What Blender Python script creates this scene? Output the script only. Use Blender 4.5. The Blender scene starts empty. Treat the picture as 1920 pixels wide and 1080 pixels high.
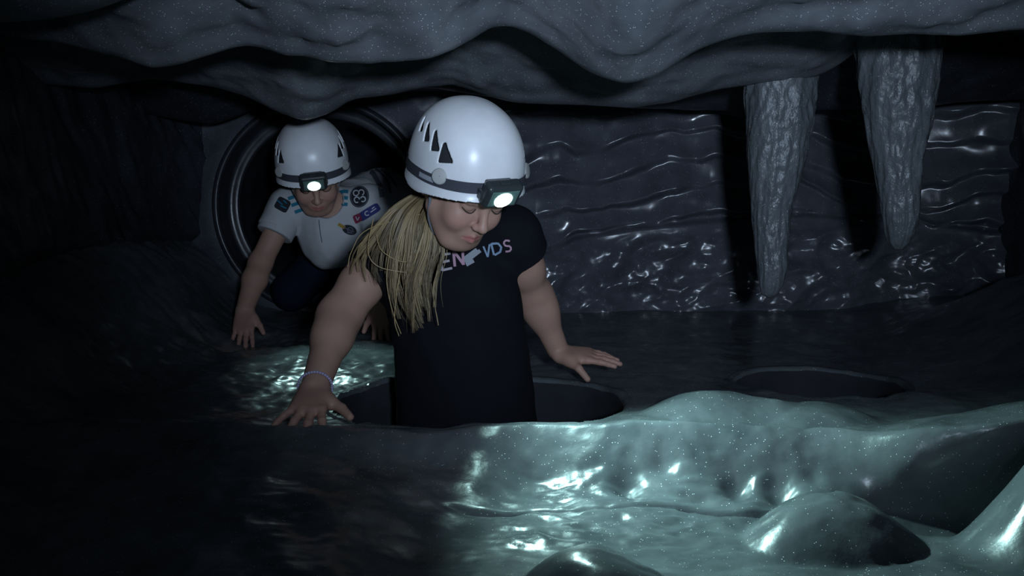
import bpy, bmesh, math, random
import numpy as np
from mathutils import Vector, Matrix
from mathutils.bvhtree import BVHTree

# ------------------------------------------------------------------ scene, camera, world, lights
scene = bpy.context.scene
COL = scene.collection
FPX = 1867.0
CAM = np.array([0.0, 0.0, 0.41])
PITCH = math.radians(6.0)

cam_data = bpy.data.cameras.new('camera')
cam_data.sensor_width = 36.0
cam_data.lens = 36.0 * FPX / 1920.0
cam_data.clip_start = 0.02
cam = bpy.data.objects.new('camera', cam_data)
cam.location = CAM
cam.rotation_euler = (math.pi / 2 - PITCH, 0, 0)
COL.objects.link(cam)
scene.camera = cam

world = bpy.data.worlds.new('cave_dark')
scene.world = world
world.use_nodes = True
world.node_tree.nodes['Background'].inputs[0].default_value = (0.35, 0.5, 0.75, 1)
world.node_tree.nodes['Background'].inputs[1].default_value = 0.012

vs = scene.view_settings
vs.view_transform = 'Standard'
vs.look = 'None'
vs.gamma = 1.0
vs.use_curve_mapping = False
vs.exposure = 0.0


def spot(name, loc, target, energy, color, angle, blend, radius, parent=None):
    l = bpy.data.lights.new(name, 'SPOT')
    l.energy = energy
    l.color = color
    l.spot_size = math.radians(angle)
    l.spot_blend = blend
    l.shadow_soft_size = radius
    o = bpy.data.objects.new(name, l)
    COL.objects.link(o)
    o.location = loc
    d = Vector(target) - Vector(loc)
    o.rotation_euler = d.to_track_quat('-Z', 'Y').to_euler()
    return o


# the dim lamp of the cave entrance, behind the photographer
spot('entrance_lamp', (0.20, -0.30, 0.53), (0.20, 1.9, 0.72), 140.0, (0.63, 0.79, 1.0), 58, 1.0, 0.05)


# ------------------------------------------------------------------ helpers
def P(px, py, Y):
    u = (px - 960) / FPX
    v = (540 - py) / FPX
    c, s = math.cos(PITCH), math.sin(PITCH)
    d = np.array([u, c + v * s, -s + v * c])
    return CAM + d * (Y / d[1])


def raydir(px, py):
    u = (px - 960) / FPX
    v = (540 - py) / FPX
    c, s = math.cos(PITCH), math.sin(PITCH)
    return Vector((u, c + v * s, -s + v * c)).normalized()


def sstep(a, b, x):
    t = np.clip((x - a) / (b - a), 0, 1)
    return t * t * (3 - 2 * t)


_tab = np.random.RandomState(11).permutation(512)
_ang = np.random.RandomState(5).rand(512) * 2 * math.pi


def gnoise(x, y, seed=0):
    x = np.asarray(x, dtype=np.float64); y = np.asarray(y, dtype=np.float64)
    xi = np.floor(x).astype(int); yi = np.floor(y).astype(int)
    xf = x - xi; yf = y - yi
    u = xf ** 3 * (xf * (xf * 6 - 15) + 10); v = yf ** 3 * (yf * (yf * 6 - 15) + 10)

    def g(ix, iy, dx, dy):
        h = _tab[(_tab[(ix + seed * 17) & 511] + iy) & 511]
        a = _ang[h]
        return np.cos(a) * dx + np.sin(a) * dy
    n00 = g(xi, yi, xf, yf); n10 = g(xi + 1, yi, xf - 1, yf)
    n01 = g(xi, yi + 1, xf, yf - 1); n11 = g(xi + 1, yi + 1, xf - 1, yf - 1)
    return (n00 * (1 - u) + n10 * u) * (1 - v) + (n01 * (1 - u) + n11 * u) * v


def fbm(x, y, oct=4, seed=0):
    r = 0; a = 1.0; f = 1.0
    for i in range(oct):
        r = r + a * gnoise(x * f + i * 3.7, y * f - i * 1.3, seed + i)
        a *= 0.5; f *= 2.03
    return r


def ridged(x, y, oct=3, seed=0):
    r = 0; a = 1.0; f = 1.0
    for i in range(oct):
        r = r + a * (1 - 2.2 * np.abs(gnoise(x * f + i * 2.1, y * f + i * 4.3, seed + i)))
        a *= 0.5; f *= 2.1
    return r


def mesh_np(name, verts, quads, mat, parent=None, smooth=True, color=None):
    verts = np.asarray(verts, dtype=np.float32).reshape(-1, 3)
    quads = np.asarray(quads, dtype=np.int32)
    k = quads.shape[1]
    me = bpy.data.meshes.new(name)
    me.vertices.add(len(verts)); me.vertices.foreach_set('co', verts.ravel())
    me.loops.add(quads.size); me.loops.foreach_set('vertex_index', quads.ravel())
    me.polygons.add(len(quads))
    me.polygons.foreach_set('loop_start', np.arange(len(quads), dtype=np.int32) * k)
    me.polygons.foreach_set('loop_total', np.full(len(quads), k, dtype=np.int32))
    me.polygons.foreach_set('use_smooth', np.full(len(quads), smooth))
    me.update(calc_edges=True)
    if color is not None:
        at = me.color_attributes.new('Tint', 'FLOAT_COLOR', 'POINT')
        c = np.ones((len(verts), 4), dtype=np.float32); c[:, :3] = color
        at.data.foreach_set('color', c.ravel())
    if mat: me.materials.append(mat)
    o = bpy.data.objects.new(name, me)
    COL.objects.link(o)
    if parent is not None: o.parent = parent
    return o


def grid_quads(n, m, keep=None, flip=False, wrap=False):
    i, j = np.meshgrid(np.arange(n - 1), np.arange(m if wrap else m - 1), indexing='ij')
    j2 = (j + 1) % m
    q = np.stack([i * m + j, (i + 1) * m + j, (i + 1) * m + j2, i * m + j2], -1).reshape(-1, 4)
    if flip: q = q[:, ::-1]
    if keep is not None: q = q[keep.reshape(-1)]
    return q


def tag(o, label=None, cat=None, group=None, kind=None):
    if label: o['label'] = label
    if cat: o['category'] = cat
    if group: o['group'] = group
    if kind: o['kind'] = kind
    return o


def empty(name, loc=(0, 0, 0), label=None, cat=None, group=None):
    o = bpy.data.objects.new(name, None)
    o.empty_display_size = 0.05
    COL.objects.link(o)
    o.location = loc
    return tag(o, label, cat, group)


# ------------------------------------------------------------------ materials
def principled(name, color=(0.5, 0.5, 0.5), rough=0.5, metallic=0.0, spec=0.5, attr=False, sss=0.0,
               bump=0.0, bump_scale=80.0, var=0.0, var_scale=12.0, coat=0.0):
    m = bpy.data.materials.new(name); m.use_nodes = True
    nt = m.node_tree; N = nt.nodes; L = nt.links
    b = N['Principled BSDF']
    b.inputs['Roughness'].default_value = rough
    b.inputs['Metallic'].default_value = metallic
    b.inputs['Specular IOR Level'].default_value = spec
    b.inputs['Coat Weight'].default_value = coat
    src = None
    if attr:
        a = N.new('ShaderNodeAttribute'); a.attribute_name = 'Tint'; src = a.outputs['Color']
    tc = N.new('ShaderNodeTexCoord')
    nz = N.new('ShaderNodeTexNoise'); nz.inputs['Scale'].default_value = var_scale; nz.inputs['Detail'].default_value = 5
    L.new(tc.outputs['Object'], nz.inputs['Vector'])
    mr = N.new('ShaderNodeMapRange')
    mr.inputs['From Min'].default_value = 0.3; mr.inputs['From Max'].default_value = 0.7
    mr.inputs['To Min'].default_value = 1 - var; mr.inputs['To Max'].default_value = 1 + var
    L.new(nz.outputs['Fac'], mr.inputs['Value'])
    vm = N.new('ShaderNodeVectorMath'); vm.operation = 'SCALE'
    if src is not None: L.new(src, vm.inputs[0])
    else: vm.inputs[0].default_value = color
    L.new(mr.outputs['Result'], vm.inputs['Scale'])
    L.new(vm.outputs['Vector'], b.inputs['Base Color'])
    if sss > 0:
        b.inputs['Subsurface Weight'].default_value = sss
        b.inputs['Subsurface Radius'].default_value = (0.008, 0.003, 0.002)
        b.inputs['Subsurface Scale'].default_value = 1.0
    if bump > 0:
        n2 = N.new('ShaderNodeTexNoise'); n2.inputs['Scale'].default_value = bump_scale; n2.inputs['Detail'].default_value = 4
        L.new(tc.outputs['Object'], n2.inputs['Vector'])
        bp = N.new('ShaderNodeBump'); bp.inputs['Strength'].default_value = bump; bp.inputs['Distance'].default_value = 0.004
        L.new(n2.outputs['Fac'], bp.inputs['Height']); L.new(bp.outputs['Normal'], b.inputs['Normal'])
    return m


def rock_material(name, c0, c1, rough=(0.28, 0.5), bump=0.25, bump_scale=45, glitter=0.0, stretch=(1, 1, 1), spec=0.5):
    m = bpy.data.materials.new(name); m.use_nodes = True
    nt = m.node_tree; N = nt.nodes; L = nt.links
    b = N['Principled BSDF']; b.inputs['Specular IOR Level'].default_value = spec
    tc = N.new('ShaderNodeTexCoord')
    mp = N.new('ShaderNodeMapping'); mp.inputs['Scale'].default_value = stretch
    L.new(tc.outputs['Object'], mp.inputs['Vector'])
    nz = N.new('ShaderNodeTexNoise'); nz.inputs['Scale'].default_value = 9; nz.inputs['Detail'].default_value = 7; nz.inputs['Roughness'].default_value = 0.6
    L.new(mp.outputs['Vector'], nz.inputs['Vector'])
    cr = N.new('ShaderNodeValToRGB')
    cr.color_ramp.elements[0].position = 0.32; cr.color_ramp.elements[0].color = (*c0, 1)
    cr.color_ramp.elements[1].position = 0.68; cr.color_ramp.elements[1].color = (*c1, 1)
    L.new(nz.outputs['Fac'], cr.inputs['Fac'])
    rr = N.new('ShaderNodeMapRange'); rr.inputs['From Min'].default_value = 0.3; rr.inputs['From Max'].default_value = 0.7
    rr.inputs['To Min'].default_value = rough[0]; rr.inputs['To Max'].default_value = rough[1]
    nr = N.new('ShaderNodeTexNoise'); nr.inputs['Scale'].default_value = 16; nr.inputs['Detail'].default_value = 4
    L.new(mp.outputs['Vector'], nr.inputs['Vector']); L.new(nr.outputs['Fac'], rr.inputs['Value'])
    n2 = N.new('ShaderNodeTexNoise'); n2.inputs['Scale'].default_value = bump_scale; n2.inputs['Detail'].default_value = 6
    L.new(mp.outputs['Vector'], n2.inputs['Vector'])
    bp = N.new('ShaderNodeBump'); bp.inputs['Strength'].default_value = bump; bp.inputs['Distance'].default_value = 0.006
    L.new(n2.outputs['Fac'], bp.inputs['Height'])
    L.new(bp.outputs['Normal'], b.inputs['Normal'])
    if glitter > 0:
        vo = N.new('ShaderNodeTexVoronoi'); vo.inputs['Scale'].default_value = 420
        L.new(tc.outputs['Object'], vo.inputs['Vector'])
        sx = N.new('ShaderNodeSeparateColor'); L.new(vo.outputs['Color'], sx.inputs['Color'])
        g1 = N.new('ShaderNodeMath'); g1.operation = 'GREATER_THAN'; g1.inputs[1].default_value = 1 - glitter
        L.new(sx.outputs['Red'], g1.inputs[0])
        g2 = N.new('ShaderNodeMath'); g2.operation = 'LESS_THAN'; g2.inputs[1].default_value = 0.28
        L.new(vo.outputs['Distance'], g2.inputs[0])
        gm = N.new('ShaderNodeMath'); gm.operation = 'MULTIPLY'
        L.new(g1.outputs[0], gm.inputs[0]); L.new(g2.outputs[0], gm.inputs[1])
        mx = N.new('ShaderNodeMix'); mx.data_type = 'RGBA'
        L.new(gm.outputs[0], mx.inputs['Factor']); L.new(cr.outputs['Color'], mx.inputs['A'])
        mx.inputs['B'].default_value = (0.80, 0.84, 0.88, 1)
        L.new(mx.outputs['Result'], b.inputs['Base Color'])
    else:
        L.new(cr.outputs['Color'], b.inputs['Base Color'])
    L.new(rr.outputs['Result'], b.inputs['Roughness'])
    return m


M_FLOOR = rock_material('floor_rock', (0.060, 0.070, 0.078), (0.125, 0.140, 0.150), (0.20, 0.38), 0.16, 40, 0.035)
M_CEIL = rock_material('ceiling_rock', (0.090, 0.097, 0.112), (0.145, 0.152, 0.170), (0.28, 0.44), 0.16, 50, 0.08)
M_BACK = rock_material('wall_rock', (0.060, 0.064, 0.080), (0.105, 0.110, 0.132), (0.17, 0.30), 0.08, 30, 0.02)
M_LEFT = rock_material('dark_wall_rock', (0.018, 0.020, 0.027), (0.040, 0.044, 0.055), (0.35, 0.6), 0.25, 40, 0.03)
M_STAL = rock_material('stalactite_rock', (0.090, 0.100, 0.112), (0.150, 0.165, 0.178), (0.24, 0.42), 0.75, 85, 0.03, (1, 1, 0.55))
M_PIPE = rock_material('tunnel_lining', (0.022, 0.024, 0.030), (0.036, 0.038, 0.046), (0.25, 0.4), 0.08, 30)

M_RIM = rock_material('manhole_rim_rock', (0.055, 0.064, 0.072), (0.11, 0.125, 0.135), (0.6, 0.75), 0.16, 40, 0.03, (1, 1, 1), 0.25)
M_SHAFT = principled('shaft_lining', (0.030, 0.032, 0.038), 0.8, spec=0.2, var=0.2)
M_SKIN = principled('skin', rough=0.5, attr=True, sss=0.12, spec=0.35, var=0.06, var_scale=30)
M_HAIR = principled('blond_hair', rough=0.42, attr=True, spec=0.5, var=0.1, var_scale=50)
M_BLACKCLOTH = principled('black_cotton', (0.007, 0.0075, 0.011), 0.9, spec=0.15, bump=0.25, bump_scale=260, var=0.15)
M_NAVY = principled('navy_denim', (0.007, 0.009, 0.024), 0.9, spec=0.15, bump=0.3, bump_scale=300, var=0.2)
M_WHITECLOTH = principled('white_cotton', (0.46, 0.47, 0.49), 0.85, spec=0.2, bump=0.25, bump_scale=220, var=0.05)
M_TEAL = principled('teal_stripe', (0.02, 0.16, 0.25), 0.85, spec=0.2)
M_GREYSTRIPE = principled('grey_stripe', (0.10, 0.11, 0.14), 0.85, spec=0.2)
M_BADGE = principled('badge_black', (0.02, 0.022, 0.03), 0.8, spec=0.2)
M_BADGEWHITE = principled('badge_white', (0.5, 0.52, 0.55), 0.8, spec=0.2)
M_BLUEPATCH = principled('patch_blue', (0.035, 0.045, 0.17), 0.8, spec=0.2)
M_REDPATCH = principled('patch_red', (0.22, 0.03, 0.07), 0.8, spec=0.2)
M_YELLOW = principled('patch_yellow', (0.35, 0.22, 0.04), 0.8, spec=0.2)
M_PRINT_WHITE = principled('print_white', (0.42, 0.38, 0.42), 0.8, spec=0.2)
M_PRINT_PINK = principled('print_pink', (0.46, 0.28, 0.36), 0.8, spec=0.2)
M_PRINT_BLUE = principled('print_blue', (0.22, 0.30, 0.42), 0.8, spec=0.2)
M_PRINT_GREY = principled('print_grey', (0.30, 0.32, 0.36), 0.8, spec=0.2)
M_SHELL = principled('helmet_white', (0.80, 0.81, 0.84), 0.32, spec=0.5, var=0.05, var_scale=30)
M_LINER = principled('helmet_liner', (0.018, 0.020, 0.024), 0.8)
M_CLIP = principled('clip_grey', (0.40, 0.40, 0.39), 0.5)
M_STRAP = principled('strap_grey', (0.045, 0.048, 0.065), 0.75, bump=0.2, bump_scale=400)
M_STRAPPRINT = principled('strap_print', (0.35, 0.37, 0.42), 0.7)
M_WEB = principled('webbing_grey', (0.16, 0.17, 0.19), 0.8)
M_LAMPBODY = principled('lamp_plastic', (0.035, 0.042, 0.045), 0.35)
M_LAMPWIN = principled('lamp_reflector', (0.35, 0.55, 0.52), 0.22, metallic=0.7)
M_BEAD = principled('bead_lilac', (0.42, 0.40, 0.60), 0.4)
M_LASH = principled('lash_brown', (0.03, 0.02, 0.018), 0.8)
M_SHOE = principled('shoe_dark', (0.03, 0.03, 0.035), 0.7)


def emissive(name, col, strength):
    m = bpy.data.materials.new(name); m.use_nodes = True
    b = m.node_tree.nodes['Principled BSDF']
    b.inputs['Base Color'].default_value = (0.8, 0.9, 0.9, 1)
    b.inputs['Emission Color'].default_value = (*col, 1)
    b.inputs['Emission Strength'].default_value = strength
    return m


M_LENS_BRIGHT = emissive('lamp_glow', (0.80, 1.0, 0.97), 9.0)
M_LENS_DIM = emissive('lamp_glow_weak', (0.80, 1.0, 0.97), 5.0)

# ------------------------------------------------------------------ the cave: floor
HOLE = (-0.068, 1.985, 0.292)
HOLE2 = (0.685, 2.20, 0.185)


def gauss(x, y, cx, cy, sx, sy, rot=0.0):
    c, s = math.cos(rot), math.sin(rot)
    dx = x - cx; dy = y - cy
    a = (c * dx + s * dy) / sx; b = (-s * dx + c * dy) / sy
    return np.exp(-(a * a + b * b))


def dome(x, y, cx, cy, sx, sy, p=1.6):
    r2 = ((x - cx) / sx) ** 2 + ((y - cy) / sy) ** 2
    return np.maximum(0, 1 - r2) ** p


def floor_z(x, y, shaft=True):
    x = np.asarray(x, dtype=np.float64); y = np.asarray(y, dtype=np.float64)
    wx = x + 0.02 * fbm(x * 5, y * 5, 2, 3); wy = y + 0.02 * fbm(x * 5 + 9, y * 5, 2, 4)
    # front step below the rim of the manhole
    left = sstep(-0.25, 0.0, x) * 0 + sstep(0.02, -0.32, x)
    rim = 1.665 + 0.012 * np.sin(x * 9 + 0.5) - 0.10 * sstep(0.30, 0.9, x)
    w = 0.15 + 0.44 * left - 0.08 * sstep(0.46, 0.62, x)
    t = np.clip((wy - (rim - w)) / w, 0, 1)
    step = t ** (1.75 - 0.5 * left)
    z = -0.098 + 0.080 * step
    z = z + 0.016 * np.exp(-((wy - rim) / 0.05) ** 2) * (1 - 0.3 * left)
    # behind the rim it levels down a little
    z = z - 0.012 * sstep(rim + 0.03, rim + 0.25, y)
    # arm that climbs to the right
    arm = sstep(0.45, 0.98, x)
    ya = 1.60 + 0.02 * np.sin(x * 6)
    z = z + arm * 0.10 * np.where(y < ya, np.exp(-((y - ya) / 0.045) ** 2), np.exp(-((y - ya) / 0.16) ** 2))
    z = z - 0.055 * sstep(0.50, 0.66, x) * np.exp(-((y - 1.50) / 0.055) ** 2)
    z = z + 0.20 * sstep(0.95, 1.5, x) * sstep(1.2, 1.6, y)
    # mounds
    z = z + 0.050 * dome(wx, wy, 0.385, 1.84, 0.15, 0.12, 1.3)
    z = z + 0.030 * dome(wx, wy, 0.56, 1.80, 0.14, 0.12)
    z = z + 0.066 * dome(wx, wy, 0.455, 1.385, 0.135, 0.105, 1.1)
    z = z + 0.066 * dome(wx, wy, 0.100, 1.14, 0.105, 0.14, 1.0)
    z = z + 0.030 * dome(wx, wy, 0.33, 1.12, 0.20, 0.15)
    z = z + 0.17 * dome(wx, wy, 0.775, 1.33, 0.15, 0.15, 1.7)
    z = z + 0.022 * dome(wx, wy, -0.16, 1.16, 0.25, 0.16)
    # pits in the face of the step
    for cx, cy, r, d in ((0.187, 1.585, 0.024, 0.022), (0.262, 1.615, 0.022, 0.016), (0.362, 1.58, 0.026, 0.026),
                         (0.432, 1.555, 0.028, 0.028), (0.05, 1.60, 0.05, 0.016), (0.30, 1.545, 0.02, 0.008), (0.49, 1.57, 0.02, 0.012)):
        z = z - d * gauss(wx, wy, cx, cy, r, r * 1.1)
    # crack along the foot
    yc = 1.498 - 0.02 * (x - 0.1) + 0.012 * np.sin(x * 7)
    z = z - 0.022 * np.exp(-((wy - yc) / 0.0065) ** 2) * sstep(-0.12, -0.02, x) * sstep(0.46, 0.34, x) * (0.5 + 0.5 * sstep(-0.1, 0.25, np.sin(x * 16 + 2.2)))
    z = z + 0.0045 * ridged(x * 17 + y * 6, y * 30, 2, 27) * sstep(-0.1, 0.05, x) * sstep(0.6, 0.45, x) * sstep(1.30, 1.42, y) * sstep(1.70, 1.62, y)
    # left side climbs towards the wall
    z = z + 0.30 * sstep(-0.72, -1.25, x - 0.10 * (y - 2.4)) ** 1.2
    z = z + 0.03 * dome(wx, wy, -1.02, 2.75, 0.24, 0.4)
    z = z - 0.020 * dome(wx, wy, -0.72, 2.66, 0.16, 0.16)
    # roll and fine relief
    z = z + 0.016 * fbm(x * 3.2, y * 3.2, 3, 1) + 0.005 * fbm(x * 11, y * 13, 3, 7)
    gl = sstep(-0.15, -0.3, x) * sstep(2.0, 2.2, y)
    z = z + gl * 0.006 * ridged(x * 14, y * 11, 3, 13)
    z = z + 0.0035 * ridged(x * 13, y * 16, 2, 21) * sstep(-0.1, -0.5, x)
    # flat round the boy's tunnel and behind
    z = z * (1 - 0.7 * sstep(2.7, 3.1, y) * sstep(-0.95, -0.8, x))
    if shaft:
        pass
    return z


def build_floor():
    xs = np.linspace(-1.75, 1.95, 560)
    ys = np.concatenate([np.linspace(-0.5, 0.9, 30)[:-1], np.linspace(0.9, 2.4, 330)[:-1], np.linspace(2.4, 3.5, 130)])
    X, Y = np.meshgrid(xs, ys, indexing='ij')
    Z = floor_z(X, Y)
    keep = (np.hypot(X - HOLE[0], Y - HOLE[1]) > HOLE[2] + 0.006) & (np.hypot(X - HOLE2[0], Y - HOLE2[1]) > HOLE2[2] + 0.006)
    msk = sstep(0.50, 0.64, X) * np.exp(-((Y - 1.575) / 0.06) ** 2)
    Yo = Y - 0.62 * np.maximum(Z + 0.11, 0) * msk      # the arm on the right hangs over its hollow
    o = mesh_np('floor', np.stack([X, Yo, Z], -1), grid_quads(len(xs), len(ys), keep[:-1, :-1]), M_FLOOR)
    for (cx, cy, R), dep in ((HOLE, 0.83), (HOLE2, 0.5)):
        a = np.linspace(0, 2 * math.pi, 160, endpoint=False)
        ring = lambda rr, zo: np.stack([cx + rr * np.cos(a), cy + rr * np.sin(a), floor_z(cx + rr * np.cos(a), cy + rr * np.sin(a)) + zo], -1)
        rows = [ring(R + 0.022, -0.002), ring(R + 0.019, 0.0003), ring(R + 0.010, 0.0003), ring(R + 0.005, -0.0010), ring(R + 0.0015, -0.004), ring(R, -0.009)]
        mesh_np('manhole_rim', np.array(rows), grid_quads(len(rows), 160, wrap=True), M_RIM, o)
        rows = [ring(R + 0.0005, -0.008), ring(R - 0.002, -0.014), ring(R - 0.003, -0.03)]
        for rr, zz in ((R - 0.004, -0.2), (R - 0.004, -dep), (0.02, -dep - 0.01)):
            rows.append(np.stack([cx + rr * np.cos(a), cy + rr * np.sin(a), 0 * a + zz], -1))
        mesh_np('shaft', np.array(rows), grid_quads(len(rows), 160, wrap=True), M_SHAFT, o)
    tag(o, 'wet dark grey cave floor with round manholes and flowing mounds', kind='structure')


build_floor()


# ------------------------------------------------------------------ the cave: ceiling ledges
def smooth1(a, n):
    k = np.hanning(2 * n + 3); k /= k.sum()
    return np.convolve(np.pad(a, n + 1, mode='edge'), k, mode='valid')


def ledge(name, pts, Yl, prof, seed, amp, label, parent=None, sm=7, y_of_x=None, mat=None, fold=0.0):
    w = np.array([P(px, py, Yl) for px, py in pts])
    xs = np.linspace(-1.9, 1.95, 520)
    ze = smooth1(np.interp(xs, w[:, 0], w[:, 2]), sm)
    zav = smooth1(ze, 60)
    pr = np.array(prof)
    s = np.r_[0, np.cumsum(np.hypot(np.diff(pr[:, 0]), np.diff(pr[:, 1])))]
    t = np.linspace(0, s[-1], 110)
    dy = np.interp(t, s, pr[:, 0]); dz = np.interp(t, s, pr[:, 1])
    dy = smooth1(dy, 4); dz = smooth1(dz, 4)
    X = np.repeat(xs[:, None], len(t), 1)
    yo = (y_of_x(xs) if y_of_x else np.zeros_like(xs)) + 0.05 * fbm(xs * 2.3, xs * 0 + seed, 3, seed)
    Y = Yl + dy[None, :] + yo[:, None]
    wgt = sstep(0.02, 0.42, np.abs(dy))[None, :]
    Z = ze[:, None] * (1 - wgt) + zav[:, None] * wgt + dz[None, :]
    lipmask = sstep(0.0, 0.06, np.abs(dy))[None, :]
    Z = Z + amp * fbm(X * 4.5 + seed, Y * 4.5, 4, seed) * (0.25 + 0.75 * lipmask)
    if fold:
        Z = Z + fold * ridged(X * 4 + Y * 3 + seed, Y * 9 - X * 1.5, 2, seed + 3) * lipmask
        Z = Z + 0.35 * fold * ridged(X * 9 + Y * 6 + seed, Y * 17 - X * 3, 2, seed + 9) * (0.3 + 0.7 * lipmask)
    o = mesh_np(name, np.stack([X, Y, Z], -1), grid_quads(len(xs), len(t), flip=True), mat or M_CEIL, parent)
    return o


PROF_A = [(-1.30, 0.34), (-0.9, 0.30), (-0.6, 0.235), (-0.4, 0.165), (-0.25, 0.105), (-0.12, 0.048), (-0.04, 0.010), (0, 0), (0.035, 0.012), (0.08, 0.06), (0.13, 0.15), (0.16, 0.30)]
PROF_B = [(-0.75, 0.32), (-0.5, 0.22), (-0.3, 0.125), (-0.15, 0.055), (-0.04, 0.010), (0, 0), (0.05, 0.008), (0.14, 0.05), (0.26, 0.12), (0.34, 0.26)]

ceil = None


def build_ceiling():
    global ceil
    xs = np.linspace(-1.9, 1.95, 200); ys = np.linspace(-0.5, 3.6, 150)
    X, Y = np.meshgrid(xs, ys, indexing='ij')
    Z = 0.80 + 0.03 * fbm(X * 2, Y * 2, 4, 9) - 0.10 * sstep(2.5, 3.4, Y)
    ceil = mesh_np('ceiling', np.stack([X, Y, Z], -1), grid_quads(len(xs), len(ys), flip=True), M_CEIL)
    tag(ceil, 'low dark rock roof of the cave with hanging ledges', kind='structure')
    ledge('rock_ledge', [(-900, 110), (-300, 60), (-60, 62), (60, 88), (130, 96), (165, 108), (230, 118), (290, 137), (345, 128), (400, 112), (470, 92), (505, 104), (535, 117), (570, 112), (615, 124), (680, 130), (740, 128), (800, 124), (860, 100), (930, 52), (985, 60), (1040, 98), (1100, 148), (1170, 172), (1235, 152), (1290, 112), (1360, 86), (1430, 72), (1520, 64), (1640, 70), (1800, 78), (1920, 62), (2200, 80), (2900, 90)],
          1.72, PROF_A, 2, 0.030, None, ceil, sm=4, fold=0.012)
    ledge('rock_ledge', [(-700, 160), (0, 152), (120, 166), (180, 172), (270, 150), (400, 165), (460, 183), (520, 212), (570, 230), (620, 214), (665, 188), (720, 182), (790, 168), (850, 160), (905, 178), (960, 192), (1070, 201), (1180, 206), (1270, 190), (1350, 168), (1420, 158), (1530, 150), (1580, 122), (1640, 70), (1760, 40), (1920, 60), (2600, 80)],
          2.36, PROF_B, 5, 0.020, None, ceil, sm=4, fold=0.008)
    ledge('rock_ledge', [(-700, 190), (0, 182), (200, 205), (400, 236), (470, 214), (520, 170), (700, 150), (960, 190), (1200, 205), (1400, 210), (1700, 205), (1850, 190), (2400, 170)],
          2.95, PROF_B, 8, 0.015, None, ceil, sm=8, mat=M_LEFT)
    ledge('rock_ledge', [(-1400, 150), (-300, 100), (0, 54), (90, 44), (180, 22), (260, -6), (340, -60), (500, -160), (900, -260), (1900, -260), (3300, -200)],
          1.42, PROF_A, 12, 0.015, None, ceil, sm=6)


build_ceiling()

# ------------------------------------------------------------------ the cave: walls and tunnel
TUN = P(602, 388, 3.2)
TR = 0.338


def poly_d(px, py, pts):
    """signed vertical pixel offset below a polyline and a fade at its ends"""
    pts = np.array(pts, dtype=float)
    yl = np.interp(px, pts[:, 0], pts[:, 1])
    fade = sstep(pts[0, 0] - 10, pts[0, 0] + 30, px) * sstep(pts[-1, 0] + 10, pts[-1, 0] - 30, px)
    return py - yl, fade


def build_back_wall():
    nx, nz = 620, 300
    xs = np.linspace(-1.12, 1.66, nx); zs = np.linspace(-0.16, 0.86, nz)
    X, Z = np.meshgrid(xs, zs, indexing='ij')
    Y0 = 3.24 + 0.10 * sstep(-0.2, 0.5, X) - 0.10 * sstep(1.25, 1.66, X)
    # approximate picture position of a wall point, used only to lay out the flowstone bands
    c, s = math.cos(PITCH), math.sin(PITCH)
    dz = Z - CAM[2]
    f = Y0 * c - dz * s
    px = 960 + FPX * X / f; py = 540 - FPX * (Y0 * s + dz * c) / f
    D = np.zeros_like(X)
    right = sstep(900, 985, px)
    py2 = py + 10 * fbm(px / 90, py / 60, 2, 31)
    knots = [900, 985, 1005, 1030, 1050, 1080, 1105, 1140, 1175, 1250, 1340, 1420, 1520, 1600, 1660, 1760, 1850, 1950]
    lines = [[150] * 18,
             [226, 226, 224, 226, 230, 232, 230, 226, 224, 220, 214, 212, 214, 220, 226, 222, 216, 210],
             [318, 310, 302, 287, 286, 302, 293, 284, 268, 250, 248, 256, 262, 290, 300, 280, 270, 262],
             [358, 357, 355, 353, 350, 352, 346, 338, 330, 308, 303, 312, 322, 345, 362, 350, 330, 320],
             [420, 416, 412, 408, 404, 402, 398, 390, 390, 368, 354, 346, 350, 388, 400, 395, 372, 360],
             [505, 488, 476, 466, 456, 444, 440, 434, 428, 418, 410, 404, 398, 404, 410, 420, 430, 440]]
    warp = 16 * fbm(px / 110, py / 160, 3, 31)
    for i in range(5):
        yu = np.interp(px, knots, lines[i]) + warp; yd = np.interp(px, knots, lines[i + 1]) + warp
        t = np.clip((py - yu) / (yd - yu), 0, 1)
        pr = t ** 1.35 * (1 - sstep(0.76, 1.0, t))
        ampl = 0.055 * np.clip(0.55 + 1.5 * gnoise(px / 95, px * 0 + i * 3.37 + 0.4, 33), 0.25, 1)
        D += right * ampl * pr * ((py > yu) & (py <= yd))
    D += right * 0.022 * fbm(px / 150, py / 80, 2, 40)
    # crack: everything below bulges forward
    yl = np.interp(px, [960, 1000, 1080, 1200, 1300, 1400, 1500, 1700, 1850], [505, 478, 442, 421, 413, 404, 398, 410, 430])
    d = py - yl
    bul = sstep(-4, 10, d) * 0.030 + 0.030 * sstep(0, 120, d)
    D += right * bul
    low = right * sstep(5, 45, d) * (1 - 0.6 * sstep(580, 640, py))
    D += low * (0.022 * ridged(px / 130 + 0.5 * py / 90, py / 75, 2, 50) + 0.014 * fbm(px / 62, py / 46, 3, 55))
    # ledge at the foot
    D += right * 0.10 * sstep(585, 660, py)
    leftw = 1 - right
    D += leftw * 0.008 * fbm(X * 6, Z * 6, 3, 60)
    Y = Y0 - D
    r = np.hypot(X - TUN[0], Z - TUN[2])
    Y = np.where(r < 0.45, 3.205 + (Y - 3.205) * sstep(0.35, 0.45, r), Y)
    keep = (r[:-1, :-1] > TR - 0.004)
    o = mesh_np('wall_back', np.stack([X, Y, Z], -1), grid_quads(nx, nz, keep, flip=False), M_BACK)
    tag(o, 'glossy dark rippled rock wall at the end of the cave', kind='structure')


build_back_wall()


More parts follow.
